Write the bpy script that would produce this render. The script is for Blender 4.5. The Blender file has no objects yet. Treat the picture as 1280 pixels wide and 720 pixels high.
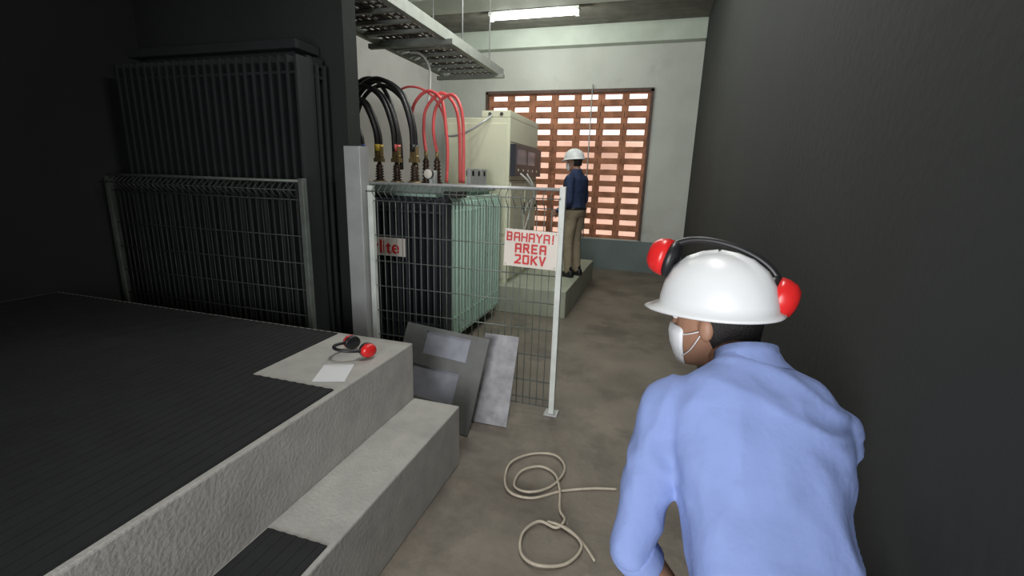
import bpy, bmesh, math, random
from mathutils import Vector, Matrix, Euler, noise
random.seed(4)
S=bpy.context.scene
try: S.view_settings.view_transform='Standard'
except Exception: pass
COL=S.collection
def link(o,parent=None):
    COL.objects.link(o)
    if parent: o.parent=parent
    return o
def empty(name,loc=(0,0,0)):
    e=bpy.data.objects.new(name,None);e.empty_display_size=.1;e.location=loc;return link(e)

# ---------------------------------------------------------------- materials
def mat(name,col,rough=.6,metal=0,nscale=6,namt=.12,bump=0,bscale=60,emit=0,ecol=None,dirt=None):
    m=bpy.data.materials.new(name);m.use_nodes=True;nt=m.node_tree;b=nt.nodes['Principled BSDF']
    b.inputs['Roughness'].default_value=rough;b.inputs['Metallic'].default_value=metal
    tc=nt.nodes.new('ShaderNodeTexCoord')
    n=nt.nodes.new('ShaderNodeTexNoise');n.inputs['Scale'].default_value=nscale;n.inputs['Detail'].default_value=6
    nt.links.new(tc.outputs['Object'],n.inputs['Vector'])
    r=nt.nodes.new('ShaderNodeValToRGB');r.color_ramp.elements[0].position=.3;r.color_ramp.elements[1].position=.7
    r.color_ramp.elements[0].color=[c*(1-namt) for c in col]+[1]
    r.color_ramp.elements[1].color=[min(1,c*(1+namt)) for c in col]+[1]
    nt.links.new(n.outputs['Fac'],r.inputs['Fac'])
    out=r.outputs['Color']
    if dirt:
        n3=nt.nodes.new('ShaderNodeTexNoise');n3.inputs['Scale'].default_value=dirt[1];n3.inputs['Detail'].default_value=8;n3.inputs['Roughness'].default_value=.7
        nt.links.new(tc.outputs['Object'],n3.inputs['Vector'])
        r3=nt.nodes.new('ShaderNodeValToRGB');r3.color_ramp.elements[0].position=dirt[2];r3.color_ramp.elements[1].position=dirt[2]+.12
        nt.links.new(n3.outputs['Fac'],r3.inputs['Fac'])
        mx=nt.nodes.new('ShaderNodeMix');mx.data_type='RGBA';mx.inputs['B'].default_value=list(dirt[0])+[1]
        ml=nt.nodes.new('ShaderNodeMath');ml.operation='MULTIPLY';ml.inputs[1].default_value=dirt[3]
        nt.links.new(r3.outputs['Color'],ml.inputs[0]);nt.links.new(ml.outputs[0],mx.inputs['Factor'])
        nt.links.new(out,mx.inputs['A']);out=mx.outputs['Result']
    nt.links.new(out,b.inputs['Base Color'])
    if bump:
        n2=nt.nodes.new('ShaderNodeTexNoise');n2.inputs['Scale'].default_value=bscale;n2.inputs['Detail'].default_value=5
        nt.links.new(tc.outputs['Object'],n2.inputs['Vector'])
        bp=nt.nodes.new('ShaderNodeBump');bp.inputs['Strength'].default_value=bump;bp.inputs['Distance'].default_value=.02
        nt.links.new(n2.outputs['Fac'],bp.inputs['Height']);nt.links.new(bp.outputs['Normal'],b.inputs['Normal'])
    if emit:
        b.inputs['Emission Color'].default_value=list(ecol or col)+[1];b.inputs['Emission Strength'].default_value=emit
    return m
M={}
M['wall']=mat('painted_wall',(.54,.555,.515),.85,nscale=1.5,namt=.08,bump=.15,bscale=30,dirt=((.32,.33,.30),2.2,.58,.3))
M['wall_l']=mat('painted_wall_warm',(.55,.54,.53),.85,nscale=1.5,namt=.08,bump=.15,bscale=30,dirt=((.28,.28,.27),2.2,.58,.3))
M['wall_dark']=mat('wall_paint_shaded',(.016,.019,.018),.9,nscale=1.2,namt=.2,bump=.15,bscale=30)  # shade put into the wall colour, near-black on the unlit walls
M['dado']=mat('dado_paint',(.14,.18,.18),.6,nscale=2,namt=.12)
M['floor']=mat('concrete_floor',(.205,.178,.145),.62,nscale=2.2,namt=.22,bump=.2,bscale=25,dirt=((.10,.09,.075),1.3,.50,.65))
M['block']=mat('concrete_block',(.41,.40,.375),.9,nscale=9,namt=.10,bump=.22,bscale=60,dirt=((.27,.26,.24),7,.6,.5))
M['plinth']=mat('plinth_paint',(.42,.45,.36),.8,nscale=4,namt=.12,bump=.15,bscale=40,dirt=((.25,.24,.2),4,.58,.5))
M['mat']=mat('shade_sheet_black',(.012,.013,.014),.85,nscale=10,namt=.2)  # black of the sheets added on the steps in place of shade
M['ceil']=mat('ceiling_boards',(.17,.165,.14),.85,nscale=4,namt=.25)
M['beam']=mat('beam_paint',(.55,.61,.53),.7,nscale=3,namt=.08)
M['brick']=mat('brick',(.40,.175,.10),.9,nscale=5,namt=.35,bump=.3,bscale=50)
M['wood']=mat('dark_wood_frame',(.10,.06,.045),.7,nscale=8,namt=.25)
M['cream']=mat('cream_enamel',(.70,.71,.54),.42,nscale=2,namt=.05)
M['cream2']=mat('cream_enamel_darker',(.60,.61,.47),.45,nscale=2,namt=.05)  # slightly darker cream for door panels and buttons
M['seam']=mat('seam_dark',(.06,.06,.05),.7)
M['panel']=mat('control_panel_dark',(.03,.035,.045),.35)
M['glass']=mat('indicator_glass',(.16,.20,.26),.2)
M['mint']=mat('tank_paint_lit_mint',(.50,.70,.59),.5,nscale=3,namt=.08)  # tank green with the lit side's glow put into the colour
M['tank_dark']=mat('tank_paint_shaded',(.028,.033,.040),.6,nscale=4,namt=.2)  # shade of the tank's front put into the colour
M['tank_black']=mat('tank_paint_deep_shade',(.014,.017,.018),.75,nscale=4,namt=.2)  # second tank, shade of its dark bay put into the colour
M['lid']=mat('tank_lid_paint',(.22,.27,.25),.5)
M['porc']=mat('brown_porcelain',(.06,.035,.025),.2)
M['brass']=mat('aged_brass',(.35,.27,.13),.4,.7)
M['cblack']=mat('black_rubber',(.012,.012,.014),.45)
M['cred']=mat('red_cable_jacket',(.80,.12,.12),.4)
M['tapey']=mat('yellow_tape',(.7,.5,.05),.5)
M['tapeb']=mat('blue_tape',(.05,.08,.3),.5)
M['wire']=mat('galvanised_wire',(.15,.17,.155),.5,.4,nscale=12,namt=.2)
M['wire_d']=mat('dark_wire',(.05,.056,.052),.6,.2,nscale=12,namt=.2)  # wire colour darkened to stand for the second bay's dimness
M['post']=mat('white_post_paint',(.66,.70,.66),.5,nscale=10,namt=.1,dirt=((.3,.27,.2),14,.62,.5))
M['galv']=mat('galvanised_steel',(.45,.46,.46),.45,.3,nscale=5,namt=.1)
M['tray']=mat('tray_steel',(.27,.285,.26),.6,.2,nscale=6,namt=.15)
M['tray_in']=mat('tray_dark',(.07,.055,.045),.8)
M['signw']=mat('sign_white',(.76,.70,.63),.5,namt=.05)
M['signr']=mat('sign_red',(.60,.03,.03),.5)
M['plate']=mat('plate_grey',(.175,.18,.175),.55,.1,nscale=7,namt=.15)
M['plate_b']=mat('plate_bluegrey',(.31,.32,.37),.55,.0,nscale=9,namt=.15)
M['plate_l']=mat('plate_light_grey',(.33,.33,.35),.6,.0,nscale=14,namt=.25)
M['rope']=mat('pale_cable',(.52,.46,.37),.6,nscale=30,namt=.1)
M['conduit']=mat('white_conduit',(.6,.6,.57),.5)
M['skin']=mat('skin',(.32,.17,.11),.55,nscale=20,namt=.08)
M['hair']=mat('black_hair',(.012,.01,.01),.7,bump=.4,bscale=200)
M['mask']=mat('white_mask',(.75,.76,.78),.8)
M['helmw']=mat('white_helmet',(.72,.74,.75),.35,nscale=4,namt=.04)
M['shirt']=mat('light_blue_shirt',(.20,.27,.53),.85,nscale=5,namt=.1,bump=.35,bscale=14)
M['navy']=mat('navy_coverall',(.02,.035,.09),.85,nscale=8,namt=.2,bump=.5,bscale=14)
M['khaki']=mat('khaki_trousers',(.30,.245,.17),.85,nscale=8,namt=.12,bump=.4,bscale=18)
M['jean']=mat('dark_trousers',(.03,.035,.055),.85,nscale=8,namt=.15,bump=.4,bscale=18)
M['shoe']=mat('black_shoe',(.012,.012,.012),.4)
M['redp']=mat('red_plastic',(.62,.02,.02),.3)
M['blackp']=mat('black_plastic',(.015,.015,.017),.4)
M['paper']=mat('paper',(.75,.76,.78),.7,namt=.03)
M['tube']=mat('fluorescent_tube',(.9,.92,.9),.4,emit=4,ecol=(.9,1,.93))
M['fix']=mat('fixture_white',(.7,.72,.7),.5)
M['out']=mat('outside_render',(.78,.54,.44),.9,nscale=1.2,namt=.2)

# ---------------------------------------------------------------- mesh builder
class MB:
    def __init__(s): s.v=[];s.f=[];s.m=[];s.mats=[];s.sm=[]
    def mi(s,m):
        if m not in s.mats: s.mats.append(m)
        return s.mats.index(m)
    def add(s,vs,fs,m,smooth=False):
        o=len(s.v);s.v+= [tuple(v) for v in vs];k=s.mi(m)
        for f in fs: s.f.append([i+o for i in f]);s.m.append(k);s.sm.append(smooth)
    def box(s,lo,hi,m,T=None):
        x0,y0,z0=lo;x1,y1,z1=hi
        vs=[Vector(p) for p in((x0,y0,z0),(x1,y0,z0),(x1,y1,z0),(x0,y1,z0),(x0,y0,z1),(x1,y0,z1),(x1,y1,z1),(x0,y1,z1))]
        if T is not None: vs=[T@v for v in vs]
        s.add(vs,[(0,3,2,1),(4,5,6,7),(0,1,5,4),(1,2,6,5),(2,3,7,6),(3,0,4,7)],m)
    def loft(s,rings,m,smooth=True,caps=True):
        n=len(rings[0]);vs=[p for r in rings for p in r];fs=[]
        for k in range(len(rings)-1):
            for i in range(n):
                j=(i+1)%n;fs.append((k*n+i,k*n+j,(k+1)*n+j,(k+1)*n+i))
        if caps:
            fs.append(tuple(range(n-1,-1,-1)));fs.append(tuple((len(rings)-1)*n+i for i in range(n)))
        s.add(vs,fs,m,smooth)
    def frame(s,d):
        d=Vector(d).normalized();a=Vector((0,0,1)) if abs(d.z)<.9 else Vector((1,0,0))
        x=d.cross(a).normalized();return x,d.cross(x).normalized(),d
    def rod(s,p0,p1,r0,m,r1=None,n=8,smooth=True):
        p0=Vector(p0);p1=Vector(p1);r1=r0 if r1 is None else r1
        x,y,d=s.frame(p1-p0)
        R=[]
        for p,r in((p0,r0),(p1,r1)):
            R.append([p+(x*math.cos(2*math.pi*i/n)+y*math.sin(2*math.pi*i/n))*r for i in range(n)])
        s.loft(R,m,smooth)
    def capsule(s,p0,p1,r0,r1,m,n=14,T=None):
        p0=Vector(p0);p1=Vector(p1);x,y,d=s.frame(p1-p0);R=[]
        seq=[(p0,r0,-a) for a in(80,55,28)]+[(p0,r0,0),(p1,r1,0)]+[(p1,r1,a) for a in(28,55,80)]
        for p,r,a in seq:
            a=math.radians(a);c=p+d*r*math.sin(a);q=r*math.cos(a)
            R.append([c+(x*math.cos(2*math.pi*i/n)+y*math.sin(2*math.pi*i/n))*q for i in range(n)])
        if T: R=[[T@v for v in r] for r in R]
        s.loft(R,m)
    def ell(s,c,r,m,T=None,n=16,k=9):
        c=Vector(c);R=[]
        for j in range(k):
            a=math.radians(-85+170*j/(k-1))
            R.append([c+Vector((r[0]*math.cos(a)*math.cos(2*math.pi*i/n),r[1]*math.cos(a)*math.sin(2*math.pi*i/n),r[2]*math.sin(a))) for i in range(n)])
        if T is not None: R=[[T@v for v in q] for q in R]
        s.loft(R,m)
    def lathe(s,c,prof,m,n=16,axis=(0,0,1)):
        c=Vector(c);x,y,d=s.frame(axis)
        s.loft([[c+d*h+(x*math.cos(2*math.pi*i/n)+y*math.sin(2*math.pi*i/n))*max(r,1e-4) for i in range(n)] for r,h in prof],m)
    def tube(s,pts,r,m,n=8,sub=8,closed=False):
        P=[Vector(p) for p in pts]
        Q=[]
        for i in range(len(P)-1):
            a=P[max(i-1,0)];b=P[i];c=P[i+1];d=P[min(i+2,len(P)-1)]
            for k in range(sub):
                t=k/sub
                Q.append(.5*((2*b)+(c-a)*t+(2*a-5*b+4*c-d)*t*t+(-a+3*b-3*c+d)*t**3))
        Q.append(P[-1]);R=[];x=None
        for i,q in enumerate(Q):
            d=(Q[min(i+1,len(Q)-1)]-Q[max(i-1,0)]).normalized()
            if x is None: x=s.frame(d)[0]
            x=(x-d*x.dot(d)).normalized();y=d.cross(x)
            R.append([q+(x*math.cos(2*math.pi*j/n)+y*math.sin(2*math.pi*j/n))*r for j in range(n)])
        s.loft(R,m)
    def mesh(s,name):
        me=bpy.data.meshes.new(name);me.from_pydata(s.v,[],s.f)
        for k in s.mats: me.materials.append(M[k])
        me.polygons.foreach_set('material_index',s.m);me.polygons.foreach_set('use_smooth',s.sm)
        me.update();return me
    def obj(s,name,parent=None,bevel=0):
        me=s.mesh(name)
        bm=bmesh.new();bm.from_mesh(me);bmesh.ops.recalc_face_normals(bm,faces=bm.faces);bm.to_mesh(me);bm.free()
        o=link(bpy.data.objects.new(name,me),parent)
        if bevel:
            b=o.modifiers.new('bevel','BEVEL');b.width=bevel;b.segments=2;b.limit_method='ANGLE';b.angle_limit=math.radians(50)
        return o
def text(body,loc,rot,size,m,name,parent,extr=.0015,offs=0.0,align='CENTER',sx=1,space=1):
    cu=bpy.data.curves.new(name,'FONT');cu.body=body;cu.size=size;cu.extrude=extr;cu.offset=offs;cu.align_x=align;cu.align_y='CENTER';cu.space_line=space
    t=bpy.data.objects.new(name+'_tmp',cu);COL.objects.link(t);bpy.context.view_layer.update()
    me=bpy.data.meshes.new_from_object(t.evaluated_get(bpy.context.evaluated_depsgraph_get()));bpy.data.objects.remove(t)
    me.materials.clear();me.materials.append(M[m])
    o=link(bpy.data.objects.new(name,me),parent);o.location=loc;o.rotation_euler=rot;o.scale=(sx,1,1);return o

# ---------------------------------------------------------------- room shell
XL,XR,YB,YN,ZC=-4.4,.5,9.15,-2.2,4.35
def simple(name,lo,hi,m,bevel=0):
    b=MB();b.box(lo,hi,m);return b.obj(name,bevel=bevel)
simple('floor',(XL-.2,YN-.2,-.1),(XR+.2,YB+.2,0),'floor')
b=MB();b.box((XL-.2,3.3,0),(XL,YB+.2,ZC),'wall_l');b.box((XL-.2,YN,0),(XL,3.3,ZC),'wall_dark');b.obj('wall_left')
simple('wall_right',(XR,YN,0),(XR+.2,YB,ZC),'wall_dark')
WX0,WX1,WZ0,WZ1=-3.43,-.26,.60,3.30
b=MB()
b.box((XL,YB,0),(WX0,YB+.2,ZC),'wall');b.box((WX1,YB,0),(XR+.2,YB+.2,ZC),'wall')
b.box((WX0,YB,0),(WX1,YB+.2,WZ0),'wall');b.box((WX0,YB,WZ1),(WX1,YB+.2,ZC),'wall');b.obj('wall_back')
simple('baseboard_back',(XL,YB-.025,0),(XR,YB,.58),'dado')
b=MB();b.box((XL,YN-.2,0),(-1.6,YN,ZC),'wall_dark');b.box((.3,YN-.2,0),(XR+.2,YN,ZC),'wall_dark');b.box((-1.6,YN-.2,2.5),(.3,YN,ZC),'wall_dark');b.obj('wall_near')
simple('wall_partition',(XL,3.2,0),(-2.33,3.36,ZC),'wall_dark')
b=MB();y=YN
while y<YB+.1:
    b.box((XL-.2,y,ZC),(XR+.2,y+.185,ZC+.05),'ceil');y+=.2
b.box((XL-.2,YN-.2,ZC+.05),(XR+.2,YB+.2,ZC+.15),'seam')
b.obj('ceiling')
simple('ceiling_beam',(XL,6.40,4.02),(XR,6.98,ZC),'beam',.01)
simple('ceiling_beam.001',(XL,8.95,4.03),(XR,YB,ZC),'beam',.01)
simple('ceiling_beam.002',(XL,3.37,4.02),(XR,3.7,ZC),'beam',.01)

# brick louvre window
b=MB();rows=13;cols=7;ph=(WZ1-WZ0)/rows;pw=(WX1-WX0-.1)/cols
for k in range(rows+1):
    z=WZ0+k*ph
    z0=max(WZ0,z-.052);z1=min(WZ1,z+.052)
    for c in range(cols):
        x0=WX0+.05+c*pw
        off=random.uniform(-.006,.006)
        b.box((x0+.004,YB+.02+off,z0),(x0+pw-.004,YB+.16,z1),'brick')
for k in range(rows):
    for c in range(cols+1):
        x=WX0+.05+c*pw;x0=max(WX0+.05,x-.06);x1=min(WX1-.05,x+.06)
        b.box((x0,YB+.03,WZ0+k*ph+.04),(x1,YB+.15,WZ0+(k+1)*ph-.04),'brick')
b.box((WX0,YB-.03,WZ0),(WX0+.05,YB+.19,WZ1),'wood');b.box((WX1-.05,YB-.03,WZ0),(WX1,YB+.19,WZ1),'wood')
b.box((WX0,YB-.03,WZ1-.04),(WX1,YB+.19,WZ1+.02),'wood')
b.rod((-1.35,YB-.05,WZ0),(-1.35,YB-.05,WZ1+.1),.012,'galv')
b.obj('window_1')
b=MB();b.box((-7,YB+2.6,-.2),(3,YB+2.8,2.6),'out');b.obj('wall_outside')

# fluorescent fixtures
def fluor(name,x0,x1,y,z=4.24):
    b=MB();b.box((x0,y-.08,z),(x1,y+.08,z+.05),'fix');b.rod((x0+.07,y,z-.04),(x1-.07,y,z-.04),.018,'tube',n=12)
    for x in(x0,x1-.06): b.box((x,y-.03,z-.07),(x+.06,y+.03,z+.01),'fix')
    for x in(x0+.35,x1-.35): b.rod((x,y,z+.04),(x,y,4.345),.01,'fix')
    b.obj(name)
fluor('fluorescent_light',-2.92,-1.45,7.9)
fluor('added_bay_fixture',-1.9,-.5,5.0,3.9)  # added fixture out of view, goes with the bay fill lights

# cable tray
b=MB();tx0,tx1,ty0,ty1,tz=-3.15,-2.33,3.4,6.85,3.1
for x in(tx0,tx1): b.box((x-.02,ty0,tz-.0),(x+.02,ty1,tz+.11),'tray');b.box((x-.03,ty0,tz-.006),(x+.03,ty1,tz+.006),'tray')
y=ty0+.05
while y<ty1: b.box((tx0,y,tz+.01),(tx1,y+.045,tz+.04),'tray');y+=.3
for i in range(9):
    x=tx0+.09+i*.08;b.box((x,ty0,tz+.045),(x+.025,ty1,tz+.06),'tray_in')
y=ty0
while y<ty1: b.box((tx0,y,tz+.061),(tx1,y+.02,tz+.071),'tray_in');y+=.1
for i in range(5): b.tube([(tx0+.13+i*.13,ty0,tz+.09),(tx0+.18+i*.11,5,tz+.1),(tx0+.12+i*.14,ty1-.2,tz+.09)],.022,'cblack')
for y in(6.6,4.9): b.box((tx0-.1,y,tz-.05),(tx1+.1,y+.06,tz),'tray')
b.obj('cable_tray')
b=MB()
for y in(4.2,5.4,6.3):
    for x in(tx0,tx1): b.rod((x,y,tz+.111),(x,y,ZC-.003),.008,'galv')
b.obj('tray_hanger_rods')
b=MB();b.tube([(-2.95,5.3,3.09),(-2.8,5.28,3.06),(-2.68,5.26,2.9),(-2.68,5.24,2.6),(-2.72,5.2,2.35)],.013,'conduit');b.obj('hanging_conduit')

# ---------------------------------------------------------------- plinth + switchgear
simple('switchgear_plinth',(XL+.01,5.5,0),(-.98,8.0,.35),'plinth',.01)
P=empty('switchgear_cabinet')
b=MB()
cx0,cx1,cy0,cy1,cz0=-2.63,-1.79,5.6,6.95,.35
b.box((cx0,cy0,cz0),(cx1,cy1,2.40),'cream')
b.box((-2.16,cy0-.0,2.40),(cx1,cy1,2.48),'cream')
b.obj('body',P,.008)
b=MB()
for z in(.38,.95,1.66,2.12): b.box((cx1-.002,cy0+.02,z),(cx1+.003,cy1-.02,z+.008),'seam')
for y in(cy0+.67,): b.box((cx1-.002,y,.38),(cx1+.003,y+.008,1.66),'seam')
for (ya,yb) in((cy0+.04,cy0+.63),(cy0+.71,cy1-.04)):
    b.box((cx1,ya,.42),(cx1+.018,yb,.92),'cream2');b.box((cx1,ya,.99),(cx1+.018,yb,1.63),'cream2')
    b.rod((cx1+.018,yb-.06,1.3),(cx1+.05,yb-.06,1.3),.02,'blackp');b.box((cx1+.045,yb-.07,1.22),(cx1+.055,yb-.05,1.38),'blackp')
b.box((cx0+.03,cy0-.012,1.0),(cx1-.03,cy0,2.33),'cream');b.box((cx0+.03,cy0-.012,.42),(cx1-.03,cy0,.95),'cream')
for i in range(6): b.box((cx0+.25,cy0-.016,.6+i*.04),(cx1-.25,cy0-.01,.612+i*.04),'seam')
for x in(-2.05,-1.9): b.rod((x,cy0-.008,2.44),(x,cy0+.01,2.44),.022,'seam')
b.obj('doors',P,.003)
b=MB();b.box((cx1,cy0+.03,1.72),(cx1+.07,cy1-.03,2.10),'panel')
for (ya,yb) in((.10,.50),(.60,.95)): b.box((cx1+.07,cy0+ya,1.86),(cx1+.074,cy0+yb,2.04),'glass')
for i in range(5): b.rod((cx1+.07,cy0+.15+i*.23,1.79),(cx1+.08,cy0+.15+i*.23,1.79),.014,'cream2')
b.obj('control_panel',P,.004)
b=MB()
b.tube([(-2.02,5.58,2.42),(-2.1,5.45,2.32),(-2.3,5.4,2.2),(-2.5,5.45,2.17),(-2.6,5.5,2.2),(-2.62,5.58,2.3)],.014,'galv')
b.tube([(-1.7,6.1,1.75),(-1.62,6.15,1.6),(-1.66,6.3,1.42),(-1.72,6.35,1.2),(-1.76,6.3,1.0)],.012,'conduit')
b.tube([(-1.7,5.8,1.75),(-1.6,5.85,1.65),(-1.58,6.1,1.5),(-1.7,6.2,1.35),(-1.76,6.2,1.2)],.012,'conduit')
b.obj('flexible_conduits',P)

# ---------------------------------------------------------------- transformers
def transformer(name,x0,x1,y0,y1,zt,front,side,full=True):
    P=empty(name)
    b=MB();fd=.16
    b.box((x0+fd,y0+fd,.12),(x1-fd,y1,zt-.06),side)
    b.box((x0+.08,y0+.08,zt-.06),(x1-.08,y1,zt),'lid' if full else front)
    b.box((x0+.3,y0+.3,0),(x0+.42,y1-.02,.12),'tank_dark');b.box((x1-.42,y0+.3,0),(x1-.3,y1-.02,.12),'tank_dark')
    b.obj('tank',P,.006)
    b=MB();x=x0+.04
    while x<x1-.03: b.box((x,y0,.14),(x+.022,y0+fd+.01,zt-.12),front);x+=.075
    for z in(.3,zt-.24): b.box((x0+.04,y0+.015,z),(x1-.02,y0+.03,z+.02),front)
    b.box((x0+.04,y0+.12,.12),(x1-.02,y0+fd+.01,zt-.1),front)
    b.obj('front_cooling_fins',P,.003)
    b=MB();y=y0+fd+.03
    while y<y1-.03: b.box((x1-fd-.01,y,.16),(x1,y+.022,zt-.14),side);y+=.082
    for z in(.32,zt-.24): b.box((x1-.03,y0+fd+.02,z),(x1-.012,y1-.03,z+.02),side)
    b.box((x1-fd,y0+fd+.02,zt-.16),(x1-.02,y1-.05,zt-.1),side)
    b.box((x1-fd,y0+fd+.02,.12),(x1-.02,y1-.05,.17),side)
    b.obj('side_cooling_fins',P,.003)
    return P
T=transformer('power_transformer',-3.75,-1.80,3.8,5.38,1.6,'tank_dark','mint')  # front fins get the shaded tone, side fins the lit one
def bushing(b,x,y,z,h,r,m='porc'):
    pr=[(r*1.1,0),(r*1.1,.03)];n=6
    for i in range(n):
        t=.03+(h-.06)*i/n;pr+=[(r*.6,t),(r*1.05-(r*.3*i/n),t+(h-.06)/n*.4),(r*.6,t+(h-.06)/n*.8)]
    pr+=[(r*.55,h-.03),(r*.3,h)]
    b.lathe((x,y,z),pr,m)
b=MB();lvx=[-3.12,-2.90,-2.69,-2.48]
for x in lvx:
    bushing(b,x,4.5,1.6,.22,.055);b.lathe((x,4.5,1.6),[(.075,0),(.075,.025),(.05,.03)],'brass')
    b.box((x-.045,4.46,1.82),(x+.045,4.54,1.86),'brass');b.box((x-.035,4.47,1.85),(x-.015,4.53,1.98),'brass');b.box((x+.015,4.47,1.85),(x+.035,4.53,1.98),'brass')
    b.rod((x-.05,4.5,1.88),(x+.05,4.5,1.88),.012,'brass')
for x in(-2.72,-2.58,-2.44): 
    bushing(b,x,4.95,1.6,.30,.05);b.rod((x,4.95,1.88),(x,4.95,1.96),.02,'brass')
b.obj('bushings',T)
b=MB()
b.rod((-2.14,4.2,1.6),(-2.14,4.2,1.68),.02,'galv');b.lathe((-2.14,4.17,1.71),[(.045,0),(.045,.03),(.04,.035)],'signw',axis=(0,-1,0));b.lathe((-2.14,4.14,1.71),[(.05,.0),(.05,.03)],'blackp',axis=(0,1,0))
b.rod((-2.35,4.7,1.6),(-2.35,4.7,1.75),.03,'galv')
b.box((-1.97,4.7,1.6),(-1.93,5.2,1.78),'galv')
for y in(4.78,4.95,5.12): b.box((-2.0,y-.03,1.7),(-1.93,y+.03,1.76),'blackp')
b.box((-1.86,3.9,1.5),(-1.76,4.2,1.56),'blackp')
b.obj('lid_fittings',T,.003)
b=MB();b.box((-2.78,3.785,.95),(-2.2,3.797,1.12),'signw');b.obj('nameplate',T)
text('rlite',(-2.40,3.783,1.03),(math.pi/2,0,0),.17,'signr','nameplate_lettering',T,offs=.003)

# black and red power cables
b=MB()
def arc(pts,r,m,y=4.5): b.tube([(p[0],p[2] if len(p)>2 else y,p[1]) for p in pts],r,m,n=10)
for dy in(-.035,.035):
    arc([(-2.48,1.93),(-2.5,2.2),(-2.62,2.50),(-2.85,2.64),(-3.06,2.58),(-3.22,2.38),(-3.28,2.05),(-3.3,1.7)],.024,'cblack',4.5+dy)
    arc([(-2.69,1.93),(-2.71,2.18),(-2.83,2.46),(-3.05,2.58),(-3.26,2.47),(-3.4,2.2),(-3.45,1.8)],.024,'cblack',4.5+dy*1.2)
    arc([(-2.90,1.93),(-2.92,2.15),(-3.05,2.42),(-3.22,2.45),(-3.4,2.3),(-3.55,2.0),(-3.6,1.7)],.024,'cblack',4.5+dy)
    arc([(-3.12,1.93),(-3.14,2.1),(-3.25,2.25),(-3.42,2.2),(-3.55,1.95),(-3.62,1.65)],.024,'cblack',4.5+dy)
arc([(-2.75,1.75,4.7),(-2.78,2.1,4.72),(-2.9,2.5,4.72),(-3.1,2.7,4.72),(-3.35,2.6,4.72),(-3.5,2.2,4.72),(-3.55,1.7,4.72)],.022,'cblack')
arc([(-2.6,1.75,4.7),(-2.58,2.1,4.7),(-2.7,2.45,4.7),(-2.95,2.62,4.7),(-3.2,2.5,4.7),(-3.36,2.1,4.7),(-3.4,1.7,4.7)],.022,'cblack')
for x,c in((-2.48,'cblack'),(-2.69,'cred'),(-2.90,'tapey'),(-3.12,'tapeb')):
    for dy in(-.035,.035): b.rod((x,4.5+dy,1.93),(x,4.5+dy,2.0),.028,c,n=12)
b.obj('black_power_cable')
b=MB()
arc([(-2.72,1.95,4.95),(-2.76,2.2,4.95),(-2.72,2.46,4.95),(-2.55,2.60,4.95),(-2.38,2.5,4.95),(-2.32,2.2,4.93),(-2.3,1.95,4.93),(-2.3,1.62,4.9)],.018,'cred')
arc([(-2.58,1.95,4.95),(-2.62,2.2,4.98),(-2.58,2.43,4.98),(-2.4,2.58,4.98),(-2.25,2.46,5.0),(-2.19,2.2,5.0),(-2.18,1.62,5.0)],.018,'cred')
arc([(-2.44,1.95,4.95),(-2.46,2.2,4.9),(-2.4,2.44,4.88),(-2.22,2.54,4.86),(-2.11,2.40,4.86),(-2.08,2.1,4.86),(-2.08,1.62,4.86)],.018,'cred')
arc([(-2.95,2.62,5.0),(-2.8,2.66,5.0),(-2.62,2.62,5.0),(-2.45,2.48,5.0),(-2.36,2.2,5.02),(-2.34,1.62,5.0)],.012,'cred')
b.obj('red_power_cable')

# ---------------------------------------------------------------- fence, sign, column
def fence(name,x0,x1,y,h,z0=.0,pm='post',wm='wire'):
    P=empty(name);b=MB()
    def post(x,zt):
        b.box((x-.02,y-.02,z0),(x+.02,y+.022,zt),pm);b.box((x-.05,y-.05,z0),(x+.05,y+.05,z0+.012),'galv')
    post(x1,z0+h+.02);post(x0,z0+h-.02)
    b.obj('posts',P,.003);b=MB()
    x=x0+.05
    while x<x1-.02:
        b.rod((x,y,z0+.04),(x,y,z0+h-.13),.0032,wm,n=6)
        b.rod((x,y,z0+h-.13),(x,y-.07,z0+h-.06),.0032,wm,n=6);b.rod((x,y-.07,z0+h-.06),(x,y,z0+h),.0032,wm,n=6)
        x+=.052
    for z,yy in[(.05,0),(.1,0),(.24,0),(.44,0),(.64,0),(.84,0),(1.04,0),(1.24,0),(h-.13,0),(h-.06,-.07),(h,0)]:
        b.rod((x0,y+yy,z0+z),(x1,y+yy,z0+z),.0042,wm,n=6)
    b.obj('mesh_wires',P)
    b=MB();b.rod((x0,y,z0+h),(x1,y,z0+h),.011,'galv' if pm=='post' else pm);b.obj('top_rail',P)
    return P
F=fence('mesh_fence',-2.08,-.61,3.1,1.63)
fence('mesh_fence.001',-4.33,-2.4,2.75,1.63,pm='wire',wm='wire_d')
b=MB();b.box((-2.26,3.04,0),(-2.125,3.05,1.89),'galv');b.box((-2.135,3.05,0),(-2.125,3.15,1.89),'galv');b.box((-2.26,3.05,0),(-2.25,3.15,1.89),'galv');b.box((-2.30,3.02,0),(-2.11,3.19,.015),'galv')
b.obj('steel_column',bevel=.002)
P=empty('danger_sign',(-.81,3.075,1.222));P.rotation_euler=(0,math.radians(1.5),0)
b=MB();b.box((-.19,-.004,-.13),(.19,.0,.13),'signw')
for x in(-.175,.175):
    for z in(-.115,.115): b.rod((x,-.006,z),(x,.012,z),.005,'galv')
b.obj('board',P)
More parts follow.
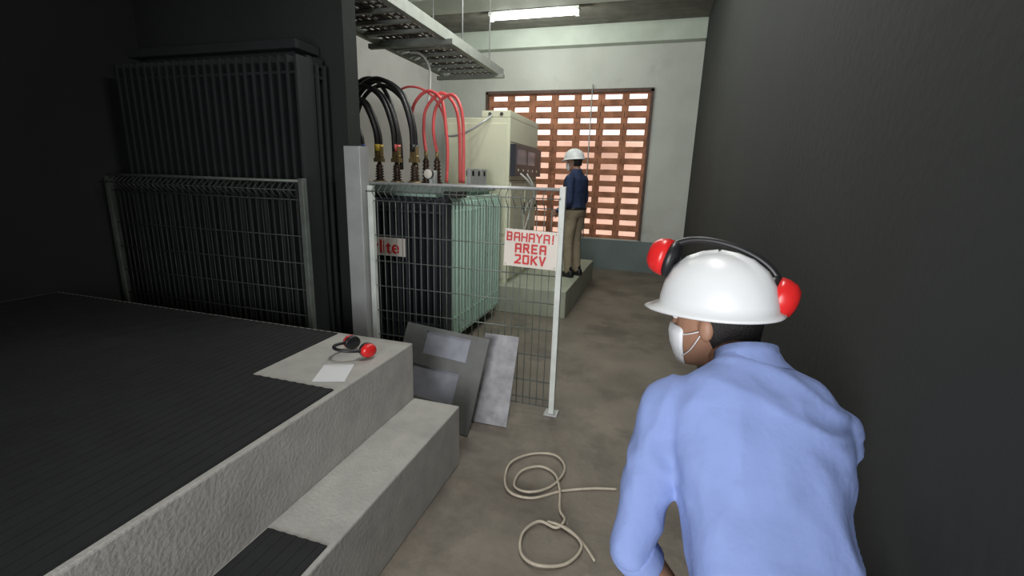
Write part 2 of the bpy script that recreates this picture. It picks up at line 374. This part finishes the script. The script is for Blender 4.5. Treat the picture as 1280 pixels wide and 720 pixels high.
STK={'B':[(0,0,0,6),(0,6,3,6),(0,3,3,3),(0,0,3,0),(3.5,.6,3.5,2.5),(3.5,3.5,3.5,5.4)],
'A':[(0,0,0,5.2),(4,0,4,5.2),(.4,6,3.6,6),(0,2.6,4,2.6)],'H':[(0,0,0,6),(4,0,4,6),(0,3,4,3)],
'Y':[(0,6,2,3.2),(4,6,2,3.2),(2,0,2,3.2)],'!':[(1,2,1,6),(1,0,1,.3)],'R':[(0,0,0,6),(0,6,3,6),(0,3,3,3),(3.5,3.5,3.5,5.5),(1.8,3,4,0)],
'E':[(0,0,0,6),(0,6,3.6,6),(0,3,3,3),(0,0,3.6,0)],'2':[(.2,6,3.4,6),(3.9,3.8,3.9,5.5),(0,0,3.9,3.4),(0,0,4,0)],
'0':[(0,.5,0,5.5),(4,.5,4,5.5),(.4,6,3.6,6),(.4,0,3.6,0)],'K':[(0,0,0,6),(.2,2.6,4,6),(1.2,3.4,4,0)],'V':[(0,6,2,0),(4,6,2,0)]}
def letters(word,cx,cz,h,b,adv=6.1,th=1.25):
    u=h/7.2;w=(len(word)*adv-(adv-4))*u;x=cx-w/2
    for ch in word:
        for (a,c,d,e) in STK[ch]:
            p=Vector((x+a*u,0,cz+(c-3)*u));q=Vector((x+d*u,0,cz+(e-3)*u));dd=(q-p)
            L=dd.length;ang=math.atan2(dd.z,dd.x);T=Matrix.Translation((p.x,-.0062-.0002*random.random(),p.z))@Matrix.Rotation(-ang,4,'Y')
            b.box((-th*u/2,-.0005,-th*u/2),(L+th*u/2,.0022,th*u/2),'signr',T)
        x+=adv*u
b=MB();letters('BAHAYA!',.004,.079,.062,b);letters('AREA',0,.002,.064,b,6.6,1.5);letters('20KV',0,-.076,.064,b,6.6,1.5);b.obj('lettering',P)

# second bay at left, added; its darkness is in the paint colour
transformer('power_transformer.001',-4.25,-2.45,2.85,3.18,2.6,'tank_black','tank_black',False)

# ---------------------------------------------------------------- concrete steps + added black sheets standing in for shade
b=MB();b.box((-1.30,.2,0),(-1.0,2.3,.385),'block');b.box((XL+.02,.2,0),(-1.30,2.3,.735),'block')
b.obj('concrete_steps',bevel=.008)
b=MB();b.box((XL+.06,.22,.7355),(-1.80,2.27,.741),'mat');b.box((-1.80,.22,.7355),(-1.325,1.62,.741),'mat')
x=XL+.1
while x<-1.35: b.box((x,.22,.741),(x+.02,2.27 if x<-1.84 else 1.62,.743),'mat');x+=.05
b.obj('added_shade_mat')  # added sheet, darkens the upper step in place of shade
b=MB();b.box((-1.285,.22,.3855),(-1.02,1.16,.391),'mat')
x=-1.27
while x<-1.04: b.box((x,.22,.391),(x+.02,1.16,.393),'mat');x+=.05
b.obj('added_shade_mat.001')  # added sheet, darkens the lower tread in place of shade

# leaning plates
def leaning(name,bl,br,tl,windows,m,mb):
    bl=Vector(bl);X=(Vector(br)-bl);Z=(Vector(tl)-bl);w=X.length;h=Z.length;X.normalize();Z=(Z-X*Z.dot(X)).normalized();N=X.cross(Z).normalized()
    if N.y>0: N=-N
    T=Matrix((X,N,Z)).transposed().to_4x4();T.translation=bl;th=.014
    b=MB()
    xs=sorted({0.,w}|{a*w for q in windows for a in(q[0],q[1])});zs=sorted({0.,h}|{a*h for q in windows for a in(q[2],q[3])})
    for i in range(len(xs)-1):
        for j in range(len(zs)-1):
            cx=(xs[i]+xs[i+1])/2/w;cz=(zs[j]+zs[j+1])/2/h
            if any(q[0]<cx<q[1] and q[2]<cz<q[3] for q in windows): continue
            b.box((xs[i],0,zs[j]),(xs[i+1],th,zs[j+1]),m,T)
    for q in windows: b.box((q[0]*w-.012,-.004,q[2]*h-.012),(q[1]*w+.012,.003,q[3]*h+.012),mb,T)
    b.obj(name)
leaning('steel_cover_plate',(-1.78,2.74,0),(-1.07,2.60,0),(-1.80,3.02,.60),[(.27,.80,.70,.95),(.20,.76,.24,.57)],'plate','plate_b')
leaning('steel_cover_plate.001',(-1.12,2.80,0),(-.86,2.80,0),(-1.16,3.05,.58),[],'plate_l','plate_l')

# cable on floor
b=MB();r=.007
pts=[(-.07,2.37),(-.2,2.33),(-.36,2.25),(-.5,2.14),(-.62,2.13),(-.69,2.24),(-.70,2.40),(-.60,2.54),(-.46,2.56),(-.38,2.44),(-.42,2.27),(-.52,2.17),(-.62,2.2),(-.62,2.33),(-.53,2.42),(-.43,2.38),(-.37,2.24),(-.34,2.1),(-.30,2.02),(-.33,1.96),(-.42,1.97),(-.475,1.87),(-.45,1.75),(-.36,1.70),(-.24,1.76),(-.19,1.88),(-.28,1.97),(-.38,1.985),(-.30,1.97),(-.2,1.92),(-.12,1.82)]
b.tube([(x,y,r+.012*abs(math.sin(i*1.3))*(1 if 3<i<29 else 0)) for i,(x,y) in enumerate(pts)],r,'rope',n=8)
b.obj('coiled_cable')

# earmuffs + paper
def earmuffs(name,T,parent=None,open_=.085,bh=.12,cr=1.0,dp=1.0):
    b=MB()
    band=[T@Vector((open_*math.cos(a),0,.02+bh*math.sin(a))) for a in[math.pi*i/12 for i in range(13)]]
    b.tube(band,.009,'blackp')
    for sx in(-1,1):
        def L(prof,m,off):
            n=18;R=[]
            for rr,h in prof:
                rr*=cr;h*=dp;R.append([T@Vector((sx*(off+h),rr*.85*math.cos(2*math.pi*i/n),rr*math.sin(2*math.pi*i/n))) for i in range(n)])
            b.loft(R,m)
        L([(.035,-.022/dp),(.045,-.018/dp),(.046,-.004),(.042,0)],'blackp',open_)
        L([(.045,0),(.045,.010),(.040,.022),(.028,.030),(.008,.033)],'redp',open_)
    return b.obj(name,parent)
earmuffs('ear_muffs',Matrix.Translation((-1.48,2.04,.782))@Matrix.Rotation(math.radians(-25),4,'Z')@Matrix.Rotation(math.radians(82),4,'X'))
b=MB();b.box((-.075,-.10,0),(.075,.10,.003),'paper',Matrix.Translation((-1.445,1.78,.7365))@Matrix.Rotation(.4,4,'Z'));b.obj('paper_sheet')

# ---------------------------------------------------------------- people
def remeshed(b,name,parent,voxel,labels,iters=6,wr=0):
    me=b.mesh(name+'_raw');t=bpy.data.objects.new(name+'_raw',me);COL.objects.link(t)
    r=t.modifiers.new('r','REMESH');r.mode='VOXEL';r.voxel_size=voxel;r.use_smooth_shade=True
    s=t.modifiers.new('s','SMOOTH');s.iterations=iters;s.factor=.5
    bpy.context.view_layer.update()
    nm=bpy.data.meshes.new_from_object(t.evaluated_get(bpy.context.evaluated_depsgraph_get()))
    bpy.data.objects.remove(t);nm.name=name
    names=[]
    for l in labels:
        if l[4] not in names: names.append(l[4])
    nm.materials.clear()
    for k in names: nm.materials.append(M[k])
    L=[(Vector(a),Vector(c)-Vector(a),max((Vector(c)-Vector(a)).length_squared,1e-9),r0,r1,names.index(k)) for a,c,r0,r1,k in labels]
    if len(names)>1:
        for p in nm.polygons:
            best=1e9;bi=0
            for a,d,dd,r0,r1,k in L:
                tt=min(1,max(0,(p.center-a).dot(d)/dd));q=(p.center-a-d*tt).length-(r0+(r1-r0)*tt)
                if q<best: best=q;bi=k
            p.material_index=bi
    if wr:   # cloth folds
        cloth=set()
        for p in nm.polygons:
            if names[p.material_index]!='skin': cloth.update(p.vertices)
        nrm=[v.normal.copy() for v in nm.vertices]
        for i in cloth:
            v=nm.vertices[i];c=v.co
            q=Vector((c.x*5+1.3*noise.noise(c*4),c.y*7,c.z*13+1.5*noise.noise(c*5+Vector((9,3,1)))))
            a=1-abs(noise.noise(q))*2.2;a2=1-abs(noise.noise(Vector((c.x*11,c.y*9,c.z*6+4))))*2.2
            v.co=c+nrm[i]*wr*(max(a,-.3)*1.0+max(a2,-.3)*.6-.6)
        nm.update()
    for p in nm.polygons: p.use_smooth=True
    return link(bpy.data.objects.new(name,nm),parent)
def ellring(c,rx,ry,n=24,x=Vector((1,0,0)),y=Vector((0,1,0)),pw=2.3):
    R=[]
    for i in range(n):
        a=2*math.pi*i/n;ca,sa=math.cos(a),math.sin(a)
        R.append(Vector(c)+x*rx*math.copysign(abs(ca)**(2/pw),ca)+y*ry*math.copysign(abs(sa)**(2/pw),sa))
    return R
def hand(name,parent,wrist,dirv,palmn,side,curl=.5):
    d=Vector(dirv).normalized();n=Vector(palmn);n=(n-d*n.dot(d)).normalized();s=d.cross(n)*side
    w=Vector(wrist);b=MB()
    def P(a,c,e=0): return w+d*a+s*c+n*e
    rings=[]
    for a,hw,ht in((-.05,.024,.022),(0,.026,.018),(.03,.036,.016),(.06,.041,.015),(.085,.040,.013),(.095,.034,.009)):
        rings.append(ellring(P(a,0),hw,ht,16,s,n,2.4))
    b.loft(rings,'skin')
    for off,ln,r in((.030,.072,.0088),(.010,.082,.0092),(-.010,.076,.0088),(-.029,.060,.0078)):
        p=P(.082,off,.0);ang=curl*.5
        seg=[ln*.45,ln*.32,ln*.25]
        for k,q in enumerate(seg):
            dd=(d*math.cos(ang)+n*math.sin(ang)+s*off*2).normalized();p2=p+dd*q
            b.capsule(p,p2,r*(1-.08*k),r*(.94-.08*k),'skin',10);p=p2;ang+=curl*.8
    p=P(.02,.026,.006);dd=(d*.75+s*.6+n*.35).normalized();p2=p+dd*.042;b.capsule(p,p2,.0125,.0105,'skin',10)
    dd=(d*.9+s*.2+n*.4).normalized();b.capsule(p2,p2+dd*.036,.0105,.0085,'skin',10)
    return remeshed(b,name,parent,.0042,[(w,w,.1,.1,'skin')],3)
def helmet(name,parent,T,m='helmw'):
    b=MB();n=40;R=[]
    prof=[(0.03,.128),(.30,.122),(.55,.108),(.78,.082),(.92,.048),(.985,.015),(1.0,-.004)]
    for q,z in prof:
        R.append([T@Vector((.118*q*math.cos(2*math.pi*i/n),.142*q*math.sin(2*math.pi*i/n),z+(.006 if abs(math.cos(2*math.pi*i/n))<.22 and q<.95 else 0))) for i in range(n)])
    def br(ex,z):
        r=[]
        for i in range(n):
            a=2*math.pi*i/n;f=max(0,math.sin(a))**2.2
            r.append(T@Vector(((.118+ex)*math.cos(a),(.142+ex+f*ex*2.6)*math.sin(a),z-f*.010)))
        return r
    R.append(br(.010,-.010));R.append(br(.013,-.014));R.append(br(.010,-.018));R.append(br(-.004,-.014))
    R.append([T@Vector((.110*.98*math.cos(2*math.pi*i/n),.134*.98*math.sin(2*math.pi*i/n),.01)) for i in range(n)])
    R.append([T@Vector((.08*math.cos(2*math.pi*i/n),.1*math.sin(2*math.pi*i/n),.07)) for i in range(n)])
    b.loft(R,m);return b.obj(name,parent)
def head(P,T,mask=True,voxel=.005):
    b=MB()
    prof=[(-.118,.026,.03,.055),(-.105,.042,.048,.045),(-.075,.056,.072,.026),(-.04,.066,.084,.012),(0,.073,.092,.0),(.05,.077,.098,-.006),(.09,.066,.086,-.008),(.12,.042,.055,-.01),(.13,.015,.02,-.01)]
    b.loft([[T@v for v in ellring((0,yo,z),rx,ry,24)] for z,rx,ry,yo in prof],'skin')
    b.capsule((0,.088,.02),(0,.108,-.026),.009,.014,'skin',10,T);b.ell((0,.088,.032),(.05,.015,.010),'skin',T)
    b.ell((0,.090,-.062),(.022,.010,.009),'skin',T);b.ell((0,.083,-.098),(.022,.018,.016),'skin',T)
    for sx in(-1,1): b.ell((sx*.077,-.008,-.008),(.010,.018,.030),'skin',T)
    b.capsule((0,-.02,-.05),(0,-.045,-.17),.052,.056,'skin',16,T)
    remeshed(b,'head',P,voxel,[((0,0,0),(0,0,0),1,1,'skin')],3)
    b=MB()
    for sx in(-1,1):
        b.ell((sx*.031,.086,.012),(.014,.010,.008),'paper',T,12,7);b.ell((sx*.031,.0945,.012),(.006,.004,.006),'hair',T,10,6)
        b.box((sx*.031-.018,.089,.031),(sx*.031+.018,.099,.037),'hair',T)
    b.obj('eyes_and_brows',P)
    b=MB();R=[]
    for z,rx,ry,y0 in((-.06,.064,.082,-.016),(-.03,.074,.092,-.012),(0,.0785,.100,-.010),(.05,.082,.104,-.008),(.09,.070,.092,-.008),(.125,.03,.04,-.008)):
        ring=ellring((0,y0,z),rx,ry,24)
        if z<.05: ring=[Vector((v.x,min(v.y,-.022+ .03*(z+.06)/.1),v.z)) for v in ring]
        R.append([T@v for v in ring])
    b.loft(R,'hair');b.obj('hair',P)
    if mask:
        b=MB();R=[]
        for z,rx,ry,y0 in((-.115,.036,.045,.05),(-.095,.052,.060,.042),(-.06,.062,.078,.034),(-.03,.064,.084,.030),(-.012,.058,.080,.03)):
            ring=[]
            for i in range(17):
                a=math.radians(20)+math.radians(140)*i/16;ring.append(T@Vector((rx*1.06*math.cos(a),y0+(ry+(.006 if 5<i<11 else 0))*math.sin(a)*1.0,z)))
            for i in range(16,-1,-1):
                a=math.radians(20)+math.radians(140)*i/16;ring.append(T@Vector((rx*1.02*math.cos(a),y0+ry*.9*math.sin(a),z)))
            R.append(ring)
        b.loft(R,'mask')
        for sx in(-1,1):
            for z in(-.03,-.085): b.tube([T@Vector((sx*.060,.06,z)),T@Vector((sx*.074,.03,z*.7)),T@Vector((sx*.080,-.005,-.008))],.0016,'mask',n=5,sub=4)
        b.obj('face_mask',P)
def person(name,origin,yaw,lean,armL,armR,head_pos,head_rot,mt,mtop,mskinsleeve,hs=1.0,voxel=.01,legsplit=.0,handc=.5,bulk=1.0,wr=.004):
    P=empty(name)
    Rz=Matrix.Rotation(yaw,4,'Z');O=Matrix.Translation(origin)
    HZ=.93
    Ln=Matrix.Translation((0,0,HZ))@Matrix.Rotation(-lean,4,'X')@Matrix.Translation((0,0,-HZ))
    G=O@Rz@Matrix.Scale(hs,4);U=G@Ln
    b=MB();lab=[]
    prof=[(.86,.150,.112,0),(.94,.168,.122,-.004),(1.04,.152,.112,0),(1.16,.156,.114,.004),(1.28,.178,.122,.004),(1.37,.186,.112,-.004),(1.43,.150,.085,-.012),(1.47,.085,.066,-.014),(1.51,.062,.060,-.012)]
    R=[]
    for z,rx,ry,yo in prof:
        TT=U if z>.93 else G;k=bulk if z<1.42 else 1
        R.append([TT@v for v in ellring((0,yo,z),rx*k,ry*k,28,pw=2.4)])
    b.loft(R,'skin')
    for sx in(-.07,0,.07):
        lab.append((U@Vector((sx,0,1.02)),U@Vector((sx,0,1.46)),.11*hs,.10*hs,mtop))
        lab.append((G@Vector((sx,0,.80)),G@Vector((sx,0,.92)),.10*hs,.11*hs,mt))
    for sx in(-1,1):
        hp=G@Vector((sx*.088,0,.90));kn=G@Vector((sx*(.10+legsplit),.025+sx*legsplit*.5,.50));an=G@Vector((sx*(.11+legsplit),-.02+sx*legsplit,.09))
        q=hs*bulk
        b.capsule(hp,kn,.093*q,.066*q,'skin',18);b.capsule(kn,an,.066*q,.052*q,'skin',18)
        lab.append((hp,kn,.093*q,.066*q,mt));lab.append((kn,an,.066*q,.054*q,mt))
    for k,A in((-1,armL),(1,armR)):
        sh,el,wr_=[Vector(q) for q in A[:3]];q=hs*(.5+.5*bulk)
        b.capsule(U@Vector((k*.11,0,1.375)),sh,.068*q,.062*q,'skin',18)
        b.capsule(sh,el,.062*q,.050*q,'skin',18);b.capsule(el,wr_,.047*q,.031*hs,'skin',18)
        lab.append((sh,el,.064*q,.050*q,mtop));
        if mskinsleeve: 
            mid=el.lerp(wr_,.16);lab.append((el,mid,.05*hs,.045*hs,mtop));lab.append((mid.lerp(wr_,.12),wr_,.042*hs,.031*hs,'skin'))
        else: lab.append((el,wr_,.048*hs,.034*hs,mtop))
    remeshed(b,'body',P,voxel,lab,14,wr)
    b=MB()
    for sx in(-1,1):
        c=Vector((sx*(.11+legsplit),-.02+sx*legsplit,0));R=[]
        for y,w,h,z in((-.085,.026,.03,.035),(-.07,.036,.05,.05),(-.02,.040,.058,.058),(.04,.042,.045,.045),(.10,.046,.034,.034),(.15,.043,.028,.028),(.185,.024,.018,.020)):
            R.append([G@v for v in ellring(c+Vector((0,y,z)),w,h,18,Vector((1,0,0)),Vector((0,0,1)),2.8)])
        b.loft(R,'shoe');b.capsule(G@(c+Vector((0,-.01,.07))),G@(c+Vector((0,-.01,.13))),.047*hs,.05*hs,'shoe')
    b.obj('shoes',P)
    b=MB();b.loft([[U@v for v in ellring((0,-.002,z),rx*bulk,ry*bulk,28,pw=2.4)] for z,rx,ry in((.955,.160,.118),(.957,.171,.128),(.99,.167,.125),(.992,.155,.115))],'blackp');b.obj('belt',P)
    b=MB();b.loft([[U@v for v in ellring((0,-.012+dy,z),rx,ry,24)] for z,rx,ry,dy in((1.455,.10,.078,0),(1.49,.068,.066,0),(1.51,.066,.066,-.004),(1.505,.058,.058,-.004),(1.46,.06,.06,0))],mtop,caps=False);b.obj('collar',P)
    for k,A,nm in((-1,armL,'left_hand'),(1,armR,'right_hand')):
        hand(nm,P,A[2],A[3],A[4],A[5],handc)
        w=Vector(A[2]);e=Vector(A[1])
        if mskinsleeve: 
            d=(w-e).normalized();m0=e.lerp(w,.16);b=MB();b.rod(m0-d*.03,m0+d*.02,.052*hs,mtop,.050*hs,n=20);b.obj(nm+'_rolled_cuff',P,.004)
        else:
            d=(w-e).normalized();b=MB();b.rod(w-d*.05,w+d*.005,.037*hs,mtop,.039*hs,n=16);b.obj(nm+'_cuff',P)
    HT=Matrix.Translation(head_pos)@Matrix.Rotation(head_rot[2],4,'Z')@Matrix.Rotation(head_rot[0],4,'X')@Matrix.Rotation(head_rot[1],4,'Y')
    head(P,HT)
    b=MB();b.capsule(HT@Vector((0,-.03,-.08)),U@Vector((0,-.012,1.46)),.052,.056,'skin');b.obj('neck',P)
    helmet('safety_helmet',P,HT@Matrix.Translation((0,-.004,.045))@Matrix.Rotation(math.radians(4),4,'X'))
    return P,HT,U
ox,oy,oz=-1.10,6.5,.35
person('technician',(ox,oy,oz),math.radians(66),math.radians(2),
  [(ox-.06,oy-.20,oz+1.35),(ox-.04,oy-.25,oz+1.06),(ox-.20,oy-.20,oz+.92),(-.8,.1,-.45),(0,1,0),1],
  [(ox+.07,oy+.18,oz+1.35),(ox+.10,oy+.20,oz+1.07),(ox-.14,oy+.26,oz+1.02),(-.9,-.1,.1),(0,-1,0),-1],
  (ox-.05,oy+.01,oz+1.58),(math.radians(-8),0,math.radians(80)),'khaki','navy',False,.985,.011,0.0,bulk=1.12)
# near worker, leaning forward, seen from behind, looking left
P,HT,U=person('worker',(.285,.76,0),math.radians(12),math.radians(38),
  [(.065,1.0,1.225),(.014,.865,.955),(.14,.93,.77),(.35,.3,-.9),(.3,.6,0),-1],
  [(.385,1.04,1.20),(.405,.98,.93),(.33,1.14,.78),(-.3,.6,-.7),(-.6,-.3,0),1],
  (.165,1.22,1.365),(math.radians(-8),math.radians(0),math.radians(62)),'jean','shirt',True,.96,.008,0.0,wr=.008)
earmuffs('helmet_ear_muffs',HT@Matrix.Translation((0.02,.0,.110))@Matrix.Rotation(math.radians(100),4,'Z')@Matrix.Rotation(math.radians(-21),4,'Y'),P,.132,.062,1.1,1.6)

# ---------------------------------------------------------------- light
W=bpy.data.worlds.new('world');S.world=W;W.use_nodes=True
W.node_tree.nodes['Background'].inputs[0].default_value=(.97,.89,.84,1);W.node_tree.nodes['Background'].inputs[1].default_value=1.9
def area(name,loc,rot,sx,sy,e,col=(1,1,1),spread=math.pi):
    l=bpy.data.lights.new(name,'AREA');l.shape='RECTANGLE';l.size=sx;l.size_y=sy;l.energy=e;l.color=col;l.spread=spread
    o=link(bpy.data.objects.new(name,l));o.location=loc;o.rotation_euler=rot;return o
def point(name,loc,e,col,r=.07):
    l=bpy.data.lights.new(name,'POINT');l.energy=e;l.color=col;l.shadow_soft_size=r
    o=link(bpy.data.objects.new(name,l));o.location=loc;return o
for i in range(3):
    point('lamp_far',(-2.6+i*.42,7.7,3.95),19,(.97,1,.94))
    point('added_bay_fill',(-1.6+i*.4,5.0,3.72),34,(.97,1,.93))  # added fill lights, out of view, to brighten the bay
area('added_aisle_fill',(-.3,2.2,4.2),(0,0,0),.2,1.2,48,(1,.98,.94))  # added fill light over the aisle, no fixture there
area('doorway_light',(-.45,-2.0,1.6),(math.radians(90),0,0),1.4,2.0,38,(.96,.98,1),math.radians(90))

# ---------------------------------------------------------------- camera
f,th,ps,ro=580,math.radians(13.396),math.radians(16.937),math.radians(1.734)
h=Vector((-math.sin(ps),math.cos(ps),0));z=Vector((0,0,1));r=Vector((math.cos(ps),math.sin(ps),0))
Fw=h*math.cos(th)-z*math.sin(th);Up=h*math.sin(th)+z*math.cos(th)
Rr=r*math.cos(ro)+Up*math.sin(ro);Uu=Up*math.cos(ro)-r*math.sin(ro)
cd=bpy.data.cameras.new('camera');cd.lens=f/1280*36;cd.sensor_width=36;cd.clip_start=.05
co=bpy.data.objects.new('camera',cd);COL.objects.link(co)
Mx=Matrix((Rr,Uu,-Fw)).transposed().to_4x4();Mx.translation=(0,0,1.7);co.matrix_world=Mx
S.camera=co
